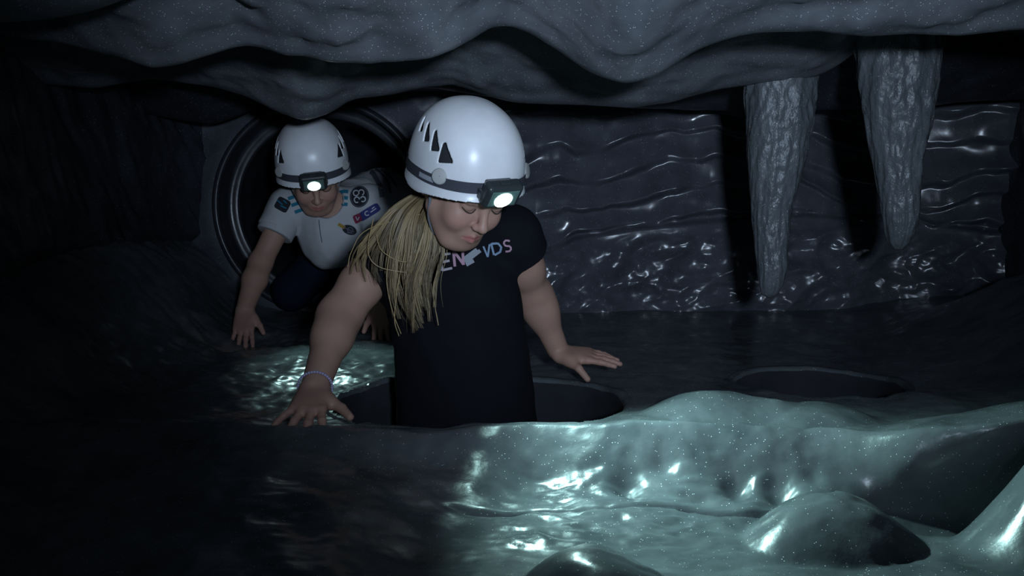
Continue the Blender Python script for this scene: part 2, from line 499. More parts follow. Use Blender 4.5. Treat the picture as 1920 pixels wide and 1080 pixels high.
def lathe_y(name, prof, cx, cz, mat, n=96, parent=None):
    a = np.linspace(0, 2 * math.pi, n, endpoint=False)
    prof = np.array(prof)
    V = np.stack([cx + prof[:, 0][:, None] * np.cos(a), np.repeat(prof[:, 1][:, None], n, 1), cz + prof[:, 0][:, None] * np.sin(a)], -1)
    return mesh_np(name, V, grid_quads(len(prof), n, wrap=True), mat, parent)


def arcpts(c, r, a0, a1, n=6):
    return [(c[0] + r * math.cos(a), c[1] + r * math.sin(a)) for a in np.linspace(a0, a1, n)]


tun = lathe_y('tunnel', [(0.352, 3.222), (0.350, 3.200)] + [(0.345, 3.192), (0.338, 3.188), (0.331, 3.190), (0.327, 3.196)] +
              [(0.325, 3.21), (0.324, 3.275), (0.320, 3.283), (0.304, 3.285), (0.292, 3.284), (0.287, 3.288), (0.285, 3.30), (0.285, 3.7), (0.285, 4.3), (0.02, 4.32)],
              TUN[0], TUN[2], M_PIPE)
tag(tun, 'round black crawl tunnel with a smooth shiny rim in the back wall', kind='structure')


def build_left_wall():
    ys = np.linspace(-0.5, 3.32, 360); zs = np.linspace(-0.2, 0.9, 130)
    Y, Z = np.meshgrid(ys, zs, indexing='ij')
    X = -1.06 - 0.05 * (3.3 - Y) + 0.05 * sstep(3.0, 3.3, Y)
    X = X + 0.03 * fbm(Y * 3, Z * 3, 3, 70) + 0.016 * ridged(Y * 9 + Z * 6, Z * 2.5, 2, 75)
    X = X - 0.10 * sstep(0.12, 0.03, np.abs(Z - 0.14)) * sstep(2.0, 2.6, Y)
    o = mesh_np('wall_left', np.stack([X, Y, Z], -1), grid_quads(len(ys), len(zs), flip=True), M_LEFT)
    tag(o, 'very dark rippled rock wall on the left', kind='structure')
    ys = np.linspace(-0.5, 3.4, 280); zs = np.linspace(-0.2, 0.9, 100)
    Y, Z = np.meshgrid(ys, zs, indexing='ij')
    X = 1.60 - 0.06 * (3.3 - Y) + 0.05 * fbm(Y * 3, Z * 2, 3, 80) + 0.01 * ridged(Y * 8, Z * 3, 2, 81)
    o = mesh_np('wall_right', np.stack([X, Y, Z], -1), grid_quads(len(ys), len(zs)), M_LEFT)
    tag(o, 'dark rock wall on the right', kind='structure')


build_left_wall()


# ------------------------------------------------------------------ stalactites
def stalactite(pts, Y, seed, label):
    """pts: (py, left px, right px) outline rows"""
    rows = np.array(pts, dtype=float)
    n = 96; m = 150
    pyy = np.linspace(rows[0, 0], rows[-1, 0], m)
    L = np.interp(pyy, rows[:, 0], rows[:, 1]); R = np.interp(pyy, rows[:, 0], rows[:, 2])
    cw = np.array([P((l + r) / 2, y, Y) for l, r, y in zip(L, R, pyy)])
    rad = (R - L) / 2 / FPX * Y
    base = cw[0].copy()
    a = np.linspace(0, 2 * math.pi, n, endpoint=False)
    A, T = np.meshgrid(a, np.arange(m), indexing='xy')
    zz = cw[:, 2][:, None]
    nz = fbm(np.cos(A) * 2.2 + seed, np.sin(A) * 2.2 + zz * 5, 3, seed) * 0.10 + ridged(A * 3 / math.pi * 1.0 * 3 + zz * 2, zz * 9 + seed, 2, seed + 2) * 0.022 \
        + fbm(np.cos(A) * 5 + seed, np.sin(A) * 5 + zz * 30, 2, seed + 5) * 0.075
    wrapf = 1 - 0.0 * A
    rr = rad[:, None] * (1 + nz * wrapf)
    V = np.stack([cw[:, 0][:, None] + rr * np.cos(A), cw[:, 1][:, None] + rr * np.sin(A) * 0.95, zz + 0 * A], -1)
    V = V.reshape(-1, 3)
    tipc = np.array([[cw[-1, 0], cw[-1, 1], cw[-1, 2] - 0.003]])
    q = grid_quads(m, n, wrap=True, flip=False)
    V = np.vstack([V, tipc])
    last = (m - 1) * n
    j = np.arange(n)
    cap = np.stack([last + j, np.full(n, len(V) - 1), np.full(n, len(V) - 1), last + (j + 1) % n], -1)
    # cap as triangles folded into quads via bmesh-free route: use degenerate-free fan below
    o = mesh_np('stalactite', V - base, q, M_STAL)
    bm = bmesh.new(); bm.from_mesh(o.data); bm.verts.ensure_lookup_table()
    for k in range(n):
        f = bm.faces.new((bm.verts[last + k], bm.verts[len(V) - 1], bm.verts[last + (k + 1) % n])); f.smooth = True
    bmesh.ops.recalc_face_normals(bm, faces=bm.faces)
    bm.to_mesh(o.data); bm.free()
    o.location = base
    tag(o, label, 'stalactite', 'stalactites hanging from the cave roof')
    return o


stalactite([(60, 1392, 1530), (155, 1399, 1527), (230, 1402, 1521), (300, 1404, 1506), (360, 1408, 1492), (400, 1411, 1481), (460, 1416, 1477), (505, 1421, 1475), (535, 1424, 1467), (552, 1428, 1458), (557, 1436, 1450)],
           2.42, 3, 'longer grey stalactite with a bumpy glossy front, its blunt tip hanging lower')
stalactite([(10, 1600, 1765), (115, 1613, 1756), (165, 1617, 1753), (220, 1625, 1745), (300, 1640, 1727), (380, 1652, 1722), (410, 1656, 1720), (440, 1662, 1712), (458, 1668, 1702), (467, 1676, 1692)],
           2.30, 7, 'shorter thicker grey stalactite with long vertical ribs near the right wall')


# ------------------------------------------------------------------ SDF modelling
class Vol:
    def __init__(self, lo, hi, h):
        self.lo = np.array(lo, float); self.h = h
        self.n = np.ceil((np.array(hi) - self.lo) / h).astype(int) + 1
        self.F = np.full(self.n, 0.06, dtype=np.float32)

    def block(self, lo, hi):
        a = np.clip(np.floor((np.array(lo) - self.lo) / self.h).astype(int), 0, self.n)
        b = np.clip(np.ceil((np.array(hi) - self.lo) / self.h).astype(int) + 1, 0, self.n)
        if np.any(b <= a): return None
        sl = tuple(slice(a[i], b[i]) for i in range(3))
        ax = [(self.lo[i] + self.h * np.arange(a[i], b[i])).astype(np.float32) for i in range(3)]
        return sl, ax[0][:, None, None], ax[1][None, :, None], ax[2][None, None, :]

    def op(self, lo, hi, fn, k=0.0, mode='add'):
        B = self.block(lo, hi)
        if B is None: return
        sl, X, Y, Z = B
        d = fn(X, Y, Z).astype(np.float32)
        f = self.F[sl]
        if mode == 'add':
            if k > 0:
                h = np.maximum(k - np.abs(f - d), 0) / k
                self.F[sl] = np.minimum(f, d) - h * h * k * 0.25
            else: self.F[sl] = np.minimum(f, d)
        else:
            d = -d
            if k > 0:
                h = np.maximum(k - np.abs(f - d), 0) / k
                self.F[sl] = np.maximum(f, d) + h * h * k * 0.25
            else: self.F[sl] = np.maximum(f, d)

    def cone(self, a, b, ra, rb, k=0.01, mode='add', flat=None, squash=None):
        a = np.array(a, float); b = np.array(b, float)
        m = max(ra, rb) * 1.6 + k + 0.022
        ab = b - a; L2 = max(float(ab @ ab), 1e-12)

        def fn(X, Y, Z):
            px, py, pz = X - a[0], Y - a[1], Z - a[2]
            t = np.clip((px * ab[0] + py * ab[1] + pz * ab[2]) / L2, 0, 1)
            qx, qy, qz = px - t * ab[0], py - t * ab[1], pz - t * ab[2]
            d2 = qx * qx + qy * qy + qz * qz
            if squash is not None:
                nn, s = squash
                c = qx * nn[0] + qy * nn[1] + qz * nn[2]
                d2 = d2 + c * c * (1 / (s * s) - 1)
            d = np.sqrt(d2) - (ra + (rb - ra) * t)
            if flat is not None:
                u = ab / math.sqrt(L2)
                d = np.maximum(d, (X - b[0]) * u[0] + (Y - b[1]) * u[1] + (Z - b[2]) * u[2])
            return d
        self.op(np.minimum(a, b) - m, np.maximum(a, b) + m, fn, k, mode)

    def ell(self, c, r, R=None, k=0.01, mode='add'):
        c = np.array(c, float); r = np.array(r, float)
        R = np.eye(3) if R is None else np.array(R)
        m = r.max() + k + 0.022

        def fn(X, Y, Z):
            px, py, pz = X - c[0], Y - c[1], Z - c[2]
            l = [R[0, i] * px + R[1, i] * py + R[2, i] * pz for i in range(3)]
            k0 = np.sqrt((l[0] / r[0]) ** 2 + (l[1] / r[1]) ** 2 + (l[2] / r[2]) ** 2)
            k1 = np.sqrt((l[0] / r[0] ** 2) ** 2 + (l[1] / r[1] ** 2) ** 2 + (l[2] / r[2] ** 2) ** 2) + 1e-9
            return k0 * (k0 - 1) / k1
        self.op(c - m, c + m, fn, k, mode)

    def mesh(self):
        F = self.F; h = self.h
        S = F < 0
        cnt = np.zeros(np.array(F.shape) - 1, dtype=np.int8)
        for i in (0, 1):
            for j in (0, 1):
                for l in (0, 1):
                    cnt += S[i:F.shape[0] - 1 + i, j:F.shape[1] - 1 + j, l:F.shape[2] - 1 + l]
        act = (cnt > 0) & (cnt < 8)
        I = np.argwhere(act)
        idx = np.full(cnt.shape, -1, dtype=np.int32); idx[act] = np.arange(len(I))
        cor = [(i, j, l) for i in (0, 1) for j in (0, 1) for l in (0, 1)]
        val = {c: F[I[:, 0] + c[0], I[:, 1] + c[1], I[:, 2] + c[2]] for c in cor}
        acc = np.zeros((len(I), 3)); num = np.zeros(len(I))
        for c in cor:
            for ax in range(3):
                if c[ax] == 0:
                    d = list(c); d[ax] = 1; d = tuple(d)
                    v0, v1 = val[c], val[d]
                    m = (v0 < 0) != (v1 < 0)
                    t = np.where(m, v0 / np.where(m, v0 - v1, 1), 0)
                    p = np.zeros((len(I), 3)); p[:] = c; p[:, ax] = t
                    acc += p * m[:, None]; num += m
        V = self.lo + (I + acc / num[:, None]) * h
        Q = []
        for ax in range(3):
            s0 = [slice(None)] * 3; s1 = [slice(None)] * 3
            s0[ax] = slice(0, -1); s1[ax] = slice(1, None)
            A = S[tuple(s0)]; Bm = S[tuple(s1)]
            E = np.argwhere(A != Bm)
            b, c = [(1, 2), (2, 0), (0, 1)][ax]
            E = E[(E[:, b] > 0) & (E[:, c] > 0) & (E[:, b] < F.shape[b] - 1) & (E[:, c] < F.shape[c] - 1)]
            ins = A[E[:, 0], E[:, 1], E[:, 2]]

            def cell(db, dc):
                e = E.copy(); e[:, b] += db; e[:, c] += dc
                return idx[e[:, 0], e[:, 1], e[:, 2]]
            q = np.stack([cell(-1, -1), cell(0, -1), cell(0, 0), cell(-1, 0)], -1)
            q[~ins] = q[~ins][:, ::-1]
            Q.append(q)
        Q = np.vstack(Q)
        Q = Q[(Q >= 0).all(1)]
        return V, Q


def rot_frame(fwd_yaw, pitch, roll):
    """head frame: columns = right(image), back, up for a face that looks to the camera, turned by yaw to picture right, bent down by pitch"""
    f = np.array([math.sin(fwd_yaw) * math.cos(pitch), -math.cos(fwd_yaw) * math.cos(pitch), -math.sin(pitch)])
    up = np.array([math.sin(fwd_yaw) * math.sin(pitch), -math.cos(fwd_yaw) * math.sin(pitch), math.cos(pitch)])
    r = np.cross(up, f) * -1
    r = np.cross(f, up)
    r = r if r[0] > 0 else -r
    c, s = math.cos(roll), math.sin(roll)
    r2 = c * r + s * up; up2 = -s * r + c * up
    return np.stack([r2, -f, up2], 1)


def head_sdf(V, C, R, sc=1.0):
    W = lambda p: C + R @ (np.array(p, float) * sc)
    E = lambda c, r, k, mode='add', R2=None: V.ell(W(c), np.array(r) * sc, R if R2 is None else R @ R2, k * sc, mode)
    K = lambda a, b, ra, rb, k, mode='add': V.cone(W(a), W(b), ra * sc, rb * sc, k * sc, mode)
    E((0, .012, .032), (.071, .088, .082), .0)
    E((0, -.030, -.042), (.052, .050, .066), .035)
    E((0, -.055, -.092), (.022, .022, .020), .03)            # chin
    for s in (-1, 1):
        E((s * .034, -.056, -.034), (.024, .026, .027), .022)  # cheek
        K((s * .050, -.008, -.050), (s * .026, -.048, -.092), .016, .013, .03)   # jaw line
    # eye sockets
    for s in (-1, 1):
        E((s * .031, -.094, .000), (.017, .014, .012), .014, 'sub')
    # brow
    K((-.036, -.078, .016), (.036, -.078, .016), .010, .010, .02)
    # eyelids lowered
    for s in (-1, 1):
        E((s * .030, -.070, -.001), (.0145, .0125, .0115), .004)
    # nose
    K((0, -.080, .006), (0, -.097, -.030), .0065, .0085, .012)
    E((0, -.099, -.034), (.0092, .0095, .0085), .006)
    for s in (-1, 1):
        E((s * .0095, -.090, -.037), (.0065, .0085, .0062), .005)
        E((s * .005, -.0965, -.0435), (.0028, .004, .0025), .002, 'sub')
    # mouth
    E((0, -.072, -.064), (.023, .011, .016), .014)
    K((-.0215, -.0745, -.0650), (0, -.0855, -.0610), .0026, .0038, .004)
    K((.0215, -.0745, -.0650), (0, -.0855, -.0610), .0026, .0038, .004)
    K((-.0175, -.0755, -.0690), (.0, -.0845, -.0715), .0028, .0044, .005)
    K((.0175, -.0755, -.0690), (.0, -.0845, -.0715), .0028, .0044, .005)
    K((-.0200, -.0800, -.0665), (0, -.0905, -.0660), .0009, .0011, .002, 'sub')
    K((.0200, -.0800, -.0665), (0, -.0905, -.0660), .0009, .0011, .002, 'sub')
    # ears
    for s in (-1, 1):
        E((s * .073, .010, -.012), (.007, .017, .028), .008)
        E((s * .079, .008, -.008), (.004, .010, .017), .004, 'sub')


def hand_sdf(V, W, d, n, side, length=0.145, spread=0.16, curl=(0.25, 0.35, 0.3), thumb_out=0.75, splay=None, tip_drop=0.0):
    """W wrist, d direction towards the fingers, n back of hand, side = vector towards the thumb"""
    d = np.array(d, float); d /= np.linalg.norm(d)
    n = np.array(n, float); n -= d * (n @ d); n /= np.linalg.norm(n)
    s = np.cross(d, n); s *= np.sign(s @ np.array(side)) or 1
    L = length
    pal = 0.50 * L
    offs = [0.165, 0.055, -0.06, -0.165]           # index .. little across
    plen = [1.0, 1.04, 0.99, 0.90]
    flen = [0.44, 0.49, 0.455, 0.355]
    frad = [0.050, 0.052, 0.049, 0.043]
    spl = splay or [spread * 0.9, spread * 0.25, -spread * 0.45, -spread * 1.25]
    # palm
    for i in range(4):
        kn = W + d * pal * plen[i] + s * offs[i] * L + n * (0.012 * L)
        w0 = W + s * offs[i] * L * 0.55
        V.cone(w0, kn, 0.092 * L, 0.072 * L, 0.010, squash=(n, 0.85))
    V.ell(W + d * pal * 0.55 - n * 0.02 * L, (0.20 * L, 0.30 * L, 0.095 * L), np.stack([s, d, n], 1), 0.012)
    # thenar
    V.cone(W + d * 0.05 * L + s * 0.10 * L - n * 0.03 * L, W + d * 0.25 * L + s * 0.215 * L - n * 0.03 * L, 0.095 * L, 0.078 * L, 0.014)
    for i in range(4):
        kn = W + d * pal * plen[i] + s * offs[i] * L + n * (0.012 * L)
        a = spl[i]
        fd = d * math.cos(a) + s * math.sin(a)
        p = kn; ang = 0.0
        segs = [0.45, 0.30, 0.25]; r = frad[i] * L * 1.12
        cs = curl if not isinstance(curl[0], (tuple, list)) else curl[i]
        for j in range(3):
            ang += cs[j]
            q = p + (fd * math.cos(ang) - n * math.sin(ang)) * flen[i] * L * segs[j]
            V.cone(p, q, r, r * 0.90, 0.0035 if j == 0 else 0.002)
            V.ell(p, (r * 1.08,) * 3, None, 0.002)
            p = q; r *= 0.90
    # thumb
    t0 = W + d * 0.20 * L + s * 0.20 * L - n * 0.03 * L
    a = thumb_out
    t1 = t0 + (d * math.cos(a) + s * math.sin(a)) * 0.25 * L - n * 0.02 * L
    a2 = a - 0.18
    t2 = t1 + (d * math.cos(a2) + s * math.sin(a2)) * 0.19 * L - n * (0.03 * L + tip_drop)
    V.cone(t0, t1, 0.075 * L, 0.062 * L, 0.012)
    V.cone(t1, t2, 0.062 * L, 0.050 * L, 0.003)


def lerp(a, b, t):
    return np.array(a) * (1 - t) + np.array(b) * t


SKIN = np.array([0.42, 0.25, 0.195])


def skin_colors(Vx, C, R, sc, tips=(), base=SKIN):
    col = np.tile(base, (len(Vx), 1))
    l = ((Vx - C) @ R) / sc
    def g(c, r):
        return np.exp(-(((l - np.array(c)) / np.array(r)) ** 2).sum(1))
    inhead = (np.abs(l) < 0.16).all(1)
    for s in (-1, 1):
        w = g((s * .038, -.070, -.036), (.020, .03, .018)) * 0.45 * inhead
        col = col * (1 - w[:, None]) + np.array([0.50, 0.22, 0.20]) * w[:, None]
        w = np.clip(g((s * .031, -.084, .018), (.018, .02, .0042)) * 1.1, 0, 0.8) * inhead
        col = col * (1 - w[:, None]) + np.array([0.18, 0.11, 0.075]) * w[:, None]
    w = np.clip(g((0, -.084, -.0662), (.0215, .014, .0078)) * 1.7 - 0.25, 0, 0.85) * inhead
    col = col * (1 - w[:, None]) + np.array([0.42, 0.14, 0.135]) * w[:, None]
    w = g((0, -.1, -.036), (.011, .012, .010)) * 0.3 * inhead
    col = col * (1 - w[:, None]) + np.array([0.48, 0.23, 0.20]) * w[:, None]
    for t in tips:
        w = np.exp(-(((Vx - t) ** 2).sum(1)) / (0.05 ** 2)) * 0.30
        col = col * (1 - w[:, None]) + np.array([0.50, 0.23, 0.20]) * w[:, None]
    return col


def tube(pts, radii, seg=6):
    pts = np.array(pts, float); n = len(pts)
    T = np.gradient(pts, axis=0); T /= np.linalg.norm(T, axis=1)[:, None] + 1e-12
    ref = np.array([0.3, 1.0, 0.2]); 
    A = np.cross(T, ref); A /= np.linalg.norm(A, axis=1)[:, None] + 1e-12
    B = np.cross(T, A)
    a = np.linspace(0, 2 * math.pi, seg, endpoint=False)
    radii = np.broadcast_to(np.asarray(radii, float), (n,))
    V = pts[:, None, :] + radii[:, None, None] * (np.cos(a)[None, :, None] * A[:, None, :] + np.sin(a)[None, :, None] * B[:, None, :])
    return V.reshape(-1, 3), grid_quads(n, seg, wrap=True)


def spline(pts, n):
    pts = np.array(pts, float)
    p = np.vstack([2 * pts[0] - pts[1], pts, 2 * pts[-1] - pts[-2]])
    out = []
    m = len(pts) - 1
    for u in np.linspace(0, m, n):
        i = min(int(u), m - 1); t = u - i
        a, b, c, d = p[i], p[i + 1], p[i + 2], p[i + 3]
        out.append(0.5 * ((2 * b) + (-a + c) * t + (2 * a - 5 * b + 4 * c - d) * t * t + (-a + 3 * b - 3 * c + d) * t ** 3))
    return np.array(out)


def bvh_of(o):
    me = o.data
    return BVHTree.FromPolygons([o.matrix_world @ v.co if False else v.co for v in me.vertices], [p.vertices[:] for p in me.polygons])


def strip_print(name, lines, width, bvh, mat, parent, off=0.0012, closed=False, step=4.0):
    """flat print: px polylines drawn as ribbons lying on a surface"""
    allV = []; allQ = []
    cam_o = Vector(CAM)
    for ln in lines:
        ln = np.array(ln, float)
        s = np.r_[0, np.cumsum(np.hypot(*np.diff(ln, axis=0).T))]
        n = max(2, int(s[-1] / step) + 1)
        t = np.linspace(0, s[-1], n)
        q = np.stack([np.interp(t, s, ln[:, 0]), np.interp(t, s, ln[:, 1])], -1)
        T = np.gradient(q, axis=0); T /= np.linalg.norm(T, axis=1)[:, None] + 1e-9
        Nn = np.stack([-T[:, 1], T[:, 0]], -1)
        cols = []
        for k in range(n):
            c3 = []
            for w in (-0.5, 0.0, 0.5):
                pp = q[k] + Nn[k] * w * width
                loc, nor, fi, ds = bvh.ray_cast(cam_o, raydir(pp[0], pp[1]))
                if loc is None: break
                if nor.dot(raydir(pp[0], pp[1])) > 0: nor = -nor
                c3.append(np.array(loc + nor * off))
            if len(c3) < 3:
                if cols: break
                continue
            cols.append(c3)
        n = len(cols)
        if n < 2: continue
        rows = [[c[i] for c in cols] for i in range(3)]
        Vv = np.array(rows).reshape(-1, 3)
        base = sum(len(v) for v in allV)
        allV.append(Vv); allQ.append(grid_quads(3, n) + base)
    if not allV: 
        print('PRINT FAILED', name); return None
    return mesh_np(name, np.vstack(allV), np.vstack(allQ), mat, parent)


def patch_print(name, cx, cy, rx, ry, rot, bvh, mat, parent, off=0.0010, square=False):
    cam_o = Vector(CAM)
    nr, na = 6, 28
    V = []
    c, s = math.cos(rot), math.sin(rot)
    for i in range(nr):
        for j in range(na):
            a = 2 * math.pi * j / na; rr = max(0.02, i / (nr - 1))
            x, y = math.cos(a), math.sin(a)
            if square:
                m = (abs(x) ** 6 + abs(y) ** 6) ** (1 / 6.0); x /= m; y /= m
            x *= rx * rr; y *= ry * rr
            px, py = cx + c * x - s * y, cy + s * x + c * y
            loc, nor, fi, ds = bvh.ray_cast(cam_o, raydir(px, py))
            if loc is None: print('PATCH MISS', name, px, py); return None
            if nor.dot(raydir(px, py)) > 0: nor = -nor
            V.append(np.array(loc + nor * off))
    return mesh_np(name, V, grid_quads(nr, na, wrap=True), mat, parent)


# ------------------------------------------------------------------ helmet and headlamp (built once in head coordinates)
HA, HB, HC, HP = .100, .119, .130, 2.25
HCEN = np.array([0, .010, .036])


def helmet_base(y):           # height of the lower edge, front to back
    t = (y + 0.13) / 0.26
    return 0.026 - 0.030 * t


def build_helmet_meshes():
    V = Vol((-.130, -.165, -.03), (.130, .160, .170), .0017)
    g = lambda X, Y, Z: None
    X, Y, Z = (V.lo[i] + V.h * np.arange(V.n[i]) for i in range(3))
    X = X[:, None, None]; Y = Y[None, :, None]; Z = Z[None, None, :]
    zb = helmet_base(Y)
    fl = np.clip((zb + 0.030 - Z) / 0.030, 0, 1) ** 2
    front = np.clip(-(Y - HCEN[1]) / 0.13, 0, 1)
    sc = 1 + fl * (0.025 + 0.075 * front ** 2)
    lx = np.abs(X / (HA * sc)); ly = np.abs((Y - HCEN[1]) / (HB * sc)); lz = np.abs(np.maximum(Z - HCEN[2], 0) / HC)
    low = np.abs(np.minimum(Z - HCEN[2], 0)) * 0.0
    k = (lx ** HP + ly ** HP + lz ** HP) ** (1 / HP)
    d = (k - 1) * 0.105 + low
    # raised side panels: shallow crease running over each row of vents
    shell = np.maximum(d, -(d + 0.0036))
    edge = zb + 0.004 * np.cos(X / HA * 1.3) - Z - 0.010 * np.exp(-((Y - 0.01) / 0.05) ** 2) * (np.abs(X) / HA) ** 2
    shell = np.maximum(shell, edge)
    for s in (-1, 1):
        for (vx, vy, L, ra, rb, sl) in ((.080, -.052, .032, .0145, .0038, 0.15), (.086, -.021, .035, .0100, .0030, 0.30), (.087, .011, .034, .0080, .0026, 0.40), (.083, .042, .027, .0058, .0022, 0.45)):
            vz = HC * max(0.05, 1 - (vx / HA) ** HP - (abs(vy - HCEN[1]) / HB) ** HP) ** (1 / HP) + HCEN[2]
            c = np.array([s * vx, vy, vz])
            n = np.array([s * (vx / HA) ** (HP - 1) / HA, math.copysign((abs(vy - HCEN[1]) / HB) ** (HP - 1) / HB, vy - HCEN[1]), ((vz - HCEN[2]) / HC) ** (HP - 1) / HC])
            n /= np.linalg.norm(n)
            up = np.array([0, 0.35, 1.0]); up -= n * (up @ n); up /= np.linalg.norm(up)
            t1 = np.cross(up, n)
            bck = t1 * (1 if t1[1] > 0 else -1)
            B = V.block(c - 0.035, c + 0.035)
            sl3, bx, by, bz = B
            px, py, pz = bx - c[0], by - c[1], bz - c[2]
            u = px * bck[0] + py * bck[1] + pz * bck[2]
            v = px * up[0] + py * up[1] + pz * up[2]
            a0 = np.array([-sl * L * 0.25, -L * 0.36]); a1 = np.array([sl * L * 0.5, L * 0.52])
            ab = a1 - a0; t = np.clip(((u - a0[0]) * ab[0] + (v - a0[1]) * ab[1]) / (ab @ ab), 0, 1)
            d2 = np.hypot(u - a0[0] - t * ab[0], v - a0[1] - t * ab[1]) - (ra + (rb - ra) * t)
            d2 = np.maximum(d2, -(v + L * 0.42))       # straight lower edge
            blk = shell[sl3]
            kk = 0.003
            nd = -d2
            h = np.maximum(kk - np.abs(blk - nd), 0) / kk
            shell[sl3] = np.maximum(blk, nd) + h * h * kk * 0.25
    V.F = shell.astype(np.float32)
    return V.mesh()


HELM_V, HELM_Q = build_helmet_meshes()


def helm_ring(zf, a, off):
    """point on the shell at angle a (0 = front, + = picture right) and height zf above the lower edge"""
    x, y = math.sin(a), -math.cos(a)
    r = 0.11
    for _ in range(20):
        yy = r * y + HCEN[1]
        z = helmet_base(yy) + zf
        fl = min(1, max(0, (0.030 - zf) / 0.030)) ** 2
        front = min(1, max(0, -(yy - HCEN[1]) / 0.13))
        sc = 1 + fl * (0.025 + 0.075 * front ** 2)
        lz = (max(z - HCEN[2], 0) / HC) ** HP
        q = (abs(x) / (HA * sc)) ** HP + (abs(y) / (HB * sc)) ** HP
        r = 0.5 * r + 0.5 * (max(1 - lz, 0.05) / q) ** (1 / HP)
    return np.array([x * (r + off), y * (r + off) + HCEN[1], z])


def band_mesh(z0, z1, a0, a1, n, off, thick=0.0):
    V = []
    A = np.linspace(a0, a1, n)
    for zf in np.linspace(z0, z1, 5):
        for a in A:
            V.append(helm_ring(zf, a, off))
    return np.array(V), grid_quads(5, n)


def ell_dome(rx, ry, rz, c, zmin):
    bm = bmesh.new()
    bmesh.ops.create_icosphere(bm, subdivisions=4, radius=1)
    V = np.array([v.co[:] for v in bm.verts]); F = [[v.index for v in f.verts] for f in bm.faces]
    bm.free()
    V = V * np.array([rx, ry, rz]) + c
    V[:, 2] = np.maximum(V[:, 2], zmin)
    return V, np.array(F)


def disc_mesh(center, normal, r, h, seg=24):
    n = np.array(normal, float); n /= np.linalg.norm(n)
    t = np.cross(n, [0, 0, 1.0]); t /= np.linalg.norm(t); b = np.cross(n, t)
    V = []
    prof = [(r, -h), (r, h * 0.4), (r * 0.93, h * 0.85), (r * 0.80, h), (r * 0.05, h)]
    for pr, ph in prof:
        for k in range(seg):
            a = 2 * math.pi * k / seg
            V.append(np.array(center) + n * ph + (t * math.cos(a) + b * math.sin(a)) * pr)
    return np.array(V), grid_quads(len(prof), seg, wrap=True)


def rbox(name, cx, cy, cz, w, d, h, bev, mat, parent, tilt=0.0, seg=3):
    bm = bmesh.new()
    bmesh.ops.create_cube(bm, size=1)
    for v in bm.verts: v.co = Vector((v.co.x * w, v.co.y * d, v.co.z * h))
    bmesh.ops.bevel(bm, geom=bm.edges[:], offset=bev, segments=seg, profile=0.5, affect='EDGES')
    bmesh.ops.rotate(bm, verts=bm.verts, cent=(0, 0, 0), matrix=Matrix.Rotation(tilt, 3, 'X'))
    for v in bm.verts: v.co += Vector((cx, cy, cz))
    for f in bm.faces: f.smooth = False
    me = bpy.data.meshes.new(name); bm.to_mesh(me); bm.free()
    me.materials.append(mat)
    o = bpy.data.objects.new(name, me); COL.objects.link(o); o.parent = parent
    return o


SHELL_MESH = None


def make_helmet(C, R, label, sc=1.0, face=None):
    global SHELL_MESH
    root = empty('helmet', C, label, 'helmet', 'caving helmets worn by the children')
    M = Matrix([[*R[i], 0] for i in range(3)] + [[0, 0, 0, 1]])
    root.rotation_euler = M.to_euler(); root.scale = (sc,) * 3
    if SHELL_MESH is None:
        o = mesh_np('shell', HELM_V, HELM_Q, M_SHELL, root); SHELL_MESH = o.data
    else:
        o = bpy.data.objects.new('shell', SHELL_MESH); COL.objects.link(o); o.parent = root
    V, F = ell_dome(HA - .006, HB - .006, HC - .006, HCEN, 0.030)
    mesh_np('liner', V, F, M_LINER, root)
    for s in (-1, 1):
        p = helm_ring(0.039, s * 0.90, 0.001)
        nrm = np.array([math.sin(s * 0.8), -math.cos(s * 0.8), 0.35])
        V, Q = disc_mesh(p, nrm, 0.0145, 0.0045)
        mesh_np('lamp_clip', V, Q, M_CLIP, root)
        # chin strap from both sides under the jaw
        pts = [(s * .080, -.004, .015), (s * .070, -.012, -.030), (s * .058, -.016, -.072), (s * .034, -.022, -.106), (0, -.026, -.117)]
        Cf, Rf, fs = face
        pts = [R.T @ (Cf + Rf @ (np.array(p) * fs) - C) / sc for p in pts]
        V, Q = tube(spline(pts, 24), 0.0032, 8)
        mesh_np('chin_strap', V, Q, M_WEB, root)
    return root


